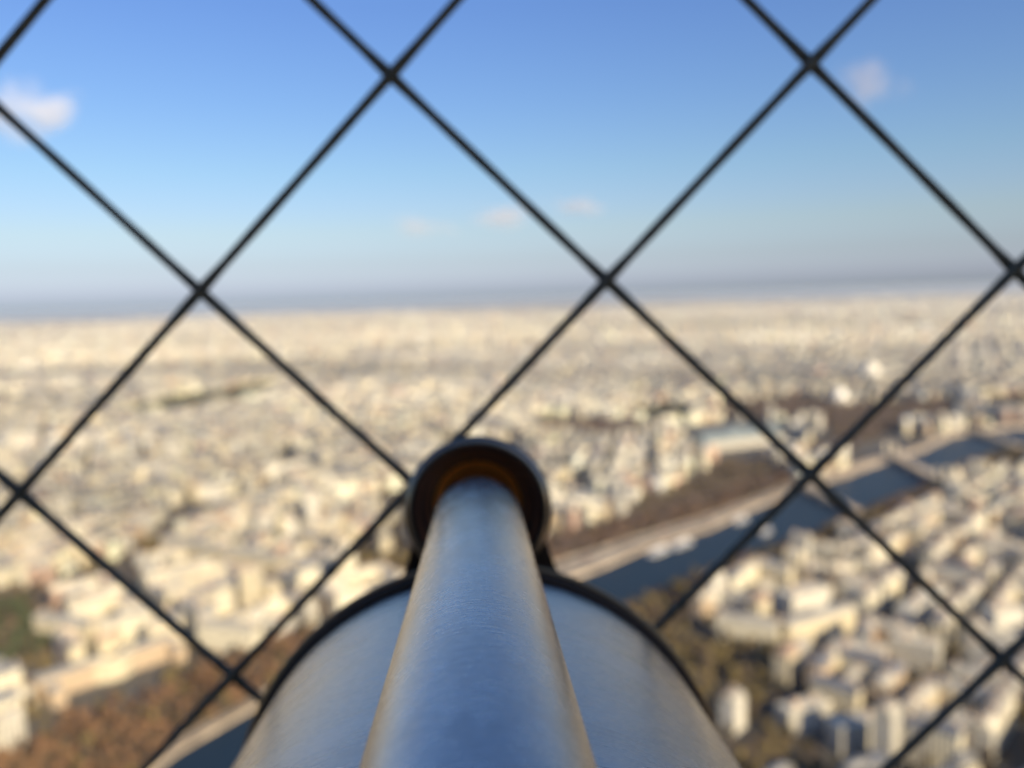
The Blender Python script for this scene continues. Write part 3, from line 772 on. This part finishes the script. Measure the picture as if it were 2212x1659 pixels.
# ------------------------------------------------------------------ tower balcony round the eye
def W_(v): return CM @ Vector(v)
def lathe(prof, seg=96):
    """prof: (depth, radius) list along local +Y axis"""
    V = []; Fc = []
    for (s_, r) in prof:
        for k in range(seg): t = 2*math.pi*k/seg; V.append((r*math.cos(t), s_, r*math.sin(t)))
    for i in range(len(prof)-1):
        for k in range(seg): a = i*seg; Fc.append((a+k, a+seg+k, a+seg+(k+1) % seg, a+(k+1) % seg))
    return V, Fc
def steel(name, col, rough, streak, amt, bump):
    m = mat(name, col, rough, 1.0); b = bsdf(m)
    tc = nd(m, 'ShaderNodeTexCoord')
    sp = nd(m, 'ShaderNodeSeparateXYZ'); lk(m, tc.outputs['Object'], sp.inputs[0])
    # polar coordinates round the tube, so the brushing runs round it
    at2 = nd(m, 'ShaderNodeMath', operation='ARCTAN2'); lk(m, sp.outputs[0], at2.inputs[0]); lk(m, sp.outputs[2], at2.inputs[1])
    def layer(sa, sy, det):
        ma = nd(m, 'ShaderNodeMath', operation='MULTIPLY'); lk(m, at2.outputs[0], ma.inputs[0]); ma.inputs[1].default_value = sa
        my = nd(m, 'ShaderNodeMath', operation='MULTIPLY'); lk(m, sp.outputs[1], my.inputs[0]); my.inputs[1].default_value = sy
        cx_ = nd(m, 'ShaderNodeCombineXYZ'); lk(m, ma.outputs[0], cx_.inputs[0]); lk(m, my.outputs[0], cx_.inputs[1])
        n = nd(m, 'ShaderNodeTexNoise'); n.inputs['Scale'].default_value = 1; n.inputs['Detail'].default_value = det
        n.inputs['Roughness'].default_value = .65
        lk(m, cx_.outputs[0], n.inputs[0]); return n
    n1 = layer(streak*.9, 1300, 5); n2 = layer(1.6, 60, 6)
    mr = nd(m, 'ShaderNodeMapRange'); mr.inputs[1].default_value = .3; mr.inputs[2].default_value = .7
    mr.inputs[3].default_value = rough-amt; mr.inputs[4].default_value = rough+amt
    mx = nd(m, 'ShaderNodeMix', data_type='FLOAT'); mx.inputs[0].default_value = .45
    lk(m, n1.outputs[0], mx.inputs[2]); lk(m, n2.outputs[0], mx.inputs[3]); lk(m, mx.outputs[0], mr.inputs[0])
    lk(m, mr.outputs[0], b.inputs['Roughness'])
    bp = nd(m, 'ShaderNodeBump'); bp.inputs['Strength'].default_value = bump; bp.inputs['Distance'].default_value = .00026
    lk(m, n1.outputs[0], bp.inputs['Height']); lk(m, bp.outputs[0], b.inputs['Normal'])
    cr = nd(m, 'ShaderNodeMapRange'); cr.inputs[1].default_value = .3; cr.inputs[2].default_value = .7; cr.inputs[3].default_value = .62; cr.inputs[4].default_value = 1.22
    lk(m, mx.outputs[0], cr.inputs[0])
    mu = nd(m, 'ShaderNodeMix', data_type='RGBA', blend_type='MULTIPLY'); mu.inputs[0].default_value = 1; mu.inputs[6].default_value = (*col, 1)
    lk(m, cr.outputs[0], mu.inputs[7]); lk(m, mu.outputs[2], b.inputs['Base Color'])
    return m
M['steel'] = steel('brushed_steel', (.55, .53, .51), .24, 5, .11, .5)
M['steel2'] = steel('barrel_steel', (.47, .45, .43), .27, 9, .10, .5)
M['rim'] = mat('dark_rim_enamel', (.045, .03, .02), .7, 0); bsdf(M['rim']).inputs['Specular IOR Level'].default_value = .12
M['bead'] = mat('dull_brass_bead', (.30, .21, .11), .3, 1.0)
M['lip'] = mat('brassy_lip_metal', (.30, .25, .19), .2, 1.0)
M['maroon'] = mat('maroon_inner_bronze', (.50, .22, .11), .25, .5)
M['cup'] = mat('tarnished_brass', (.10, .07, .045), .3, 1.0)
M['cupin'] = mat('amber_inner_reflection', (1.0, .36, .06), .3, .1)  # amber reflections inside the cup, put into the base colour of its rings
M['black'] = mat('black_rubber', (.012, .010, .010), .5)
M['iron'] = mat('brown_iron_paint', (.42, .32, .22), .6); noisy(M['iron'], (.37, .28, .19), (.47, .36, .25), 8)
M['stan'] = mat('added_stanchion_dark', (.05, .04, .032), .6)
M['wire'] = mat('dark_wire_paint', (.11, .105, .07), .8); noisy(M['wire'], (.08, .076, .05), (.15, .14, .10), 300)

axis = W_((-0.0395, 0.0174, -1)).normalized()
sc = empty('telescope', (0, 0, 0)); sc.location = W_((.0018, -.128, 0))
# local +Y along the axis
q = axis.to_track_quat('Y', 'Z'); sc.rotation_mode = 'QUATERNION'; sc.rotation_quaternion = q
bpy.context.view_layer.update()
qi = q.inverted()
def off(v): return qi @ (W_(v) - sc.location)
def spart(name, prof, m, at=(0, 0, 0), seg=128, parent=None):
    V, Fc = lathe(prof, seg); me = mesh(name, V, Fc, m, smooth=True)
    o = link(name, me, parent or sc)
    if parent is None: o.location = at
    me.validate(); bm = bmesh.new(); bm.from_mesh(me); bmesh.ops.recalc_face_normals(bm, faces=bm.faces[:]); bm.to_mesh(me); bm.free()
    return o
tube_at = off((0, -.042, 0))
RB = .0688
spart('barrel', [(-.14, 0), (-.14, RB-.006), (-.137, RB-.001), (-.134, RB), (.2462, RB)], M['steel2'])
rim = spart('barrel_rim', [(.2460, RB+.0002), (.2464, RB+.0010), (.2470, RB+.0016), (.2480, RB+.0020), (.2505, RB+.0022), (.2525, RB+.0018), (.2535, RB), (.2535, RB-.004), (.250, RB-.006), (.250, 0)], M['rim'])
spart('brass_bead', [(.2516+.0009*math.sin(a*math.pi/6), RB+.0024+.0009*math.cos(a*math.pi/6)) for a in range(13)], M['bead'])
tb = spart('sight_tube', [(.004, 0), (.004, .0085), (.005, .0112), (.0065, .012), (.2362, .012), (.2375, .0116), (.238, .0105), (.238, .006)], M['steel'], tube_at)
spart('sight_tube_core', [(.2375, .0075), (.288, .0075)], M['black'], tube_at)
cup = spart('flared_cup', [(.298, .010), (.292, .0165), (.280, .0188), (.268, .0200), (.262, .0212), (.2590, .0220), (.2572, .0222), (.2566, .0219)], M['cup'], tube_at)
spart('cup_lip', [(.2566, .0219), (.2558, .0214), (.2550, .0206), (.2548, .0198), (.2553, .0193)], M['lip'], parent=cup)
spart('inner_cone', [(.2553, .0193), (.2566, .0190), (.2568, .0184)], M['black'], parent=cup)
spart('inner_cone', [(.2568, .0184), (.2590, .0180), (.2592, .0174)], M['maroon'], parent=cup)
spart('black_ring', [(.2592, .0174), (.2615, .0171), (.2618, .0163)], M['black'], parent=cup)
spart('inner_cone', [(.2618, .0163), (.2642, .0156), (.2645, .0146)], M['maroon'], parent=cup)
spart('black_ring', [(.2645, .0146), (.2655, .0143), (.2662, .0136)], M['black'], parent=cup)
spart('amber_reflection_ring', [(.2662, .0136), (.2672, .0132), (.2680, .0112)], M['cupin'], parent=cup)
spart('black_ring', [(.2680, .0112), (.2700, .0110), (.2702, .0103)], M['black'], parent=cup)
spart('amber_reflection_ring', [(.2702, .0103), (.2712, .0100), (.2720, .0084)], M['cupin'], parent=cup)
# foot under the cup, joining it to the barrel's front housing
V = []; Fc = []
for (hw, zz) in ((.019, -.006), (.022, -.016), (.027, -.030)):
    for (x, y) in ((-hw, .262), (hw, .262), (hw, .292), (-hw, .292)): V.append((x, y, zz))
for k in range(2):
    for i in range(4): Fc.append((k*4+i, k*4+(i+1) % 4, k*4+4+(i+1) % 4, k*4+4+i))
Fc += [(0, 1, 2, 3), (8, 9, 10, 11)]
me = mesh('cup_bracket', V, Fc, M['rim']); o = link('cup_bracket', me, sc); o.location = tube_at
spart('objective_housing', [(.2530, .030), (.2530, .060), (.2545, .062), (.300, .061), (.306, .058), (.306, 0)], M['rim'])
# saddle clamps under the tube
for s_ in (.03, .20):
    V = [(-.006, s_, .052), (.006, s_, .052), (.006, s_+.012, .052), (-.006, s_+.012, .052), (-.006, s_, .0765), (.006, s_, .0765), (.006, s_+.012, .0765), (-.006, s_+.012, .0765)]
    link('tube_mount', mesh('tube_mount', V, [(0, 1, 2, 3), (4, 5, 6, 7), (0, 1, 5, 4), (1, 2, 6, 5), (2, 3, 7, 6), (3, 0, 4, 7)], M['rim']), sc)
# pedestal to the balcony floor
FLOOR = -1.45
pc = W_((0, -.128, -.10)); V = []; Fc = []
inv = (Matrix.Translation(sc.location) @ q.to_matrix().to_4x4()).inverted()
prof = [(pc.z-.05, .045), (pc.z-.12, .05), (pc.z-.16, .038), (FLOOR+.12, .05), (FLOOR+.05, .11), (FLOOR+.004, .14)]
for (z, r) in prof:
    for k in range(32): t = k*math.pi/16; V.append(inv @ Vector((pc.x+r*math.cos(t), pc.y+r*math.sin(t), z)))
for i in range(len(prof)-1):
    for k in range(32): Fc.append((i*32+k, i*32+(k+1) % 32, i*32+32+(k+1) % 32, i*32+32+k))
link('pedestal', mesh('pedestal', V, Fc, M['iron'], smooth=True), sc)
tag(sc, 'brushed steel telescope with a slim sight tube ending in a flared brass cup', 'telescope')

# ---- wire fence: welded lozenge mesh, 10 cm pitch, 3 mm wire
P0 = Vector((0.03293864, 0.03624865, -0.3)); u_ = Vector((0.07352803, -0.06827797, -0.00843829)); v_ = Vector((-0.06846749, -0.07230827, -0.00927379))
nrm = u_.cross(v_).normalized()
fence = empty('wire_fence', W_(P0)); A0 = W_(P0); du = CM @ u_; dv = CM @ v_; nw = (CM @ nrm)
TOP, XR = 1.55, 1.25
WR = .00168
def wire(org, d, bumpdir):
    lo, hi = -1e9, 1e9
    for comp, a, b in ((2, FLOOR+.02, TOP), (0, -XR, XR)):
        t0, t1 = (a-org[comp])/d[comp], (b-org[comp])/d[comp]
        lo = max(lo, min(t0, t1)); hi = min(hi, max(t0, t1))
    if hi-lo < .05: return
    lo_i, hi_i = lo, hi
    dn = d.normalized(); s1 = dn.cross(nw).normalized(); V = []; Fc = []; n = max(2, int((hi_i-lo_i)*10)); L_ = 10
    for k in range(n+1):
        t = lo_i+(hi_i-lo_i)*k/n
        wv = .00018*math.sin(t*2.1+org.x*7) ; p = org+d*t+nw*(bumpdir*WR*.93)+s1*wv-A0
        w_r = WR*(1+.28*max(0, 1-abs(t-round(t))*9)+.05*math.sin(t*17+org.z*40))
        for j in range(L_): a = 2*math.pi*j/L_; V.append(p+(s1*math.cos(a)+nw*math.sin(a))*w_r)
    for k in range(n):
        for j in range(L_): Fc.append((k*L_+j, k*L_+(j+1) % L_, k*L_+L_+(j+1) % L_, k*L_+L_+j))
    link('wire', mesh('wire', V, Fc, M['wire'], smooth=True), fence)
for k in range(-26, 27):
    wire(A0+dv*k, du, 1); wire(A0+du*k, dv, -1)
yb = lambda z: A0.y   # fence foot and head rails
def rail(a, b, r, name='rail'):
    a = Vector(a)-A0; b = Vector(b)-A0; V = []; Fc = []
    d = (b-a).normalized(); s1 = d.orthogonal().normalized(); s2 = d.cross(s1)
    for p in (a, b):
        for j in range(12): t = j*math.pi/6; V.append(p+(s1*math.cos(t)+s2*math.sin(t))*r)
    for j in range(12): Fc.append((j, (j+1) % 12, 12+(j+1) % 12, 12+j))
    Fc += [tuple(range(11, -1, -1)), tuple(range(12, 24))]
    link(name, mesh(name, V, Fc, M['iron'], smooth=False), fence)
def onplane(x, z): return Vector((x, A0.y-(nw.x*(x-A0.x)+nw.z*(z-A0.z))/nw.y, z))
rail(onplane(-XR, FLOOR+.03), onplane(XR, FLOOR+.03), .02); rail(onplane(-XR, TOP), onplane(XR, TOP), .02)
rail(onplane(-XR, FLOOR+.05), onplane(-XR, TOP-.02), .022, 'post'); rail(onplane(XR, FLOOR+.05), onplane(XR, TOP-.02), .022, 'post')
tag(fence, 'dark welded wire mesh fence of diagonal squares in front of the sky and city', 'fence')
for (xc, wd) in ((.47, .09), (-.62, .05)):      # stanchions added out of view; the steel mirrors them as dark streaks
    V, Fc = box_list([(xc, A0.y+.05, FLOOR, wd/2, .006, TOP-FLOOR, 0), (xc, A0.y+.05+.026, FLOOR, .004, .019, TOP-FLOOR, 0), (xc, A0.y+.05+.052, FLOOR, wd/2, .006, TOP-FLOOR, 0)])
    o = link('added_stanchion', mesh('added_stanchion', V, Fc, M['stan'])); tag(o, 'added dark stanchion behind the mesh, ' + ('right of the view' if xc > 0 else 'left of the view'), 'post', 'added stanchions')
# floor, back wall and ceiling of the balcony
def slabbox(name, lo, hi, m, **k):
    V, Fc = box_list([((lo[0]+hi[0])/2, (lo[1]+hi[1])/2, lo[2], (hi[0]-lo[0])/2, (hi[1]-lo[1])/2, hi[2]-lo[2], 0)])
    return tag(link(name, mesh(name, V, Fc, m)), **k)
slabbox('balcony_floor', (-3, -1.6, FLOOR-.15), (3, .62, FLOOR), M['iron'], kind='structure')
slabbox('tower_wall', (-3, -1.8, FLOOR), (3, -1.605, 1.9), M['iron'], label='brown painted iron wall of the tower behind the balcony', cat='wall')

# ------------------------------------------------------------------ clouds (real distance, outside the haze)
def cloud(px_, py_, dist, sx, sy, sz, dens, seed, label):
    d = RT*((px_-QX)/FQ) + UP*(-(py_-QY)/FQ) + F; d = d/d.y; loc = d*dist
    bm = bmesh.new(); bmesh.ops.create_icosphere(bm, subdivisions=3, radius=1); me = bpy.data.meshes.new('cloud'); bm.to_mesh(me); bm.free()
    o = link('cloud', me); o.location = loc; o.scale = (sx, sy, sz)
    m = bpy.data.materials.new('cloud_vapour'); m.use_nodes = True; t = m.node_tree; t.nodes.clear()
    out = t.nodes.new('ShaderNodeOutputMaterial'); pv = t.nodes.new('ShaderNodeVolumePrincipled'); t.links.new(pv.outputs[0], out.inputs['Volume'])
    pv.inputs['Color'].default_value = (*((1, .97, .96) if dens > .005 else (.80, .74, .75)), 1); pv.inputs['Anisotropy'].default_value = -.1
    tc = t.nodes.new('ShaderNodeTexCoord'); ln = t.nodes.new('ShaderNodeVectorMath'); ln.operation = 'LENGTH'; t.links.new(tc.outputs['Object'], ln.inputs[0])
    no = t.nodes.new('ShaderNodeTexNoise'); no.inputs['Scale'].default_value = 1.5; no.inputs['Detail'].default_value = 3
    mp = t.nodes.new('ShaderNodeMapping'); mp.inputs['Location'].default_value = (seed*3.1, seed, 0); mp.inputs['Scale'].default_value = (1.2, 1, .8)
    t.links.new(tc.outputs['Object'], mp.inputs[0]); t.links.new(mp.outputs[0], no.inputs[0])
    a = t.nodes.new('ShaderNodeMath'); a.operation = 'MULTIPLY_ADD'; a.inputs[1].default_value = 2.2; a.inputs[2].default_value = -.55   # noise*2.2-.55
    t.links.new(no.outputs[0], a.inputs[0])
    b = t.nodes.new('ShaderNodeMath'); b.operation = 'SUBTRACT'; t.links.new(a.outputs[0], b.inputs[0]); t.links.new(ln.outputs['Value'], b.inputs[1])
    c_ = t.nodes.new('ShaderNodeMath'); c_.operation = 'MAXIMUM'; c_.inputs[1].default_value = 0; t.links.new(b.outputs[0], c_.inputs[0])
    e_ = t.nodes.new('ShaderNodeMath'); e_.operation = 'MULTIPLY'; e_.inputs[1].default_value = dens; t.links.new(c_.outputs[0], e_.inputs[0])
    t.links.new(e_.outputs[0], pv.inputs['Density']); me.materials.append(m)
    tag(o, label, 'cloud', 'small clouds')
cloud(45, 240, 9000, 800, 600, 430, .006, 1.7, 'white puffy cloud at the left edge')
cloud(1880, 178, 10000, 560, 500, 420, .0028, 4.3, 'faint pinkish cloud near the top right wire crossing')
cloud(1090, 470, 15000, 1100, 600, 300, .0034, 7.9, 'thin grey cloud low in the middle of the sky')
cloud(1248, 445, 15000, 700, 500, 270, .0045, 2.2, 'small pinkish cloud just left of the middle right wire')
cloud(910, 490, 15500, 900, 600, 330, .0026, 9.4, 'faint grey smudge of cloud at far left of the low clouds')

# ------------------------------------------------------------------ haze
V, Fc = box_list([(0, 13000, GZ-30, 27500, 17500, -GZ+30+4.0, 0)])
hm = bpy.data.materials.new('haze_air'); hm.use_nodes = True; t = hm.node_tree; t.nodes.clear()
out = t.nodes.new('ShaderNodeOutputMaterial'); pv = t.nodes.new('ShaderNodeVolumePrincipled'); t.links.new(pv.outputs[0], out.inputs['Volume'])
pv.inputs['Color'].default_value = (.82, .88, .97, 1); pv.inputs['Density'].default_value = 2.3e-5; pv.inputs['Anisotropy'].default_value = .2
tag(link('haze', mesh('haze', V, Fc, hm)), kind='stuff')
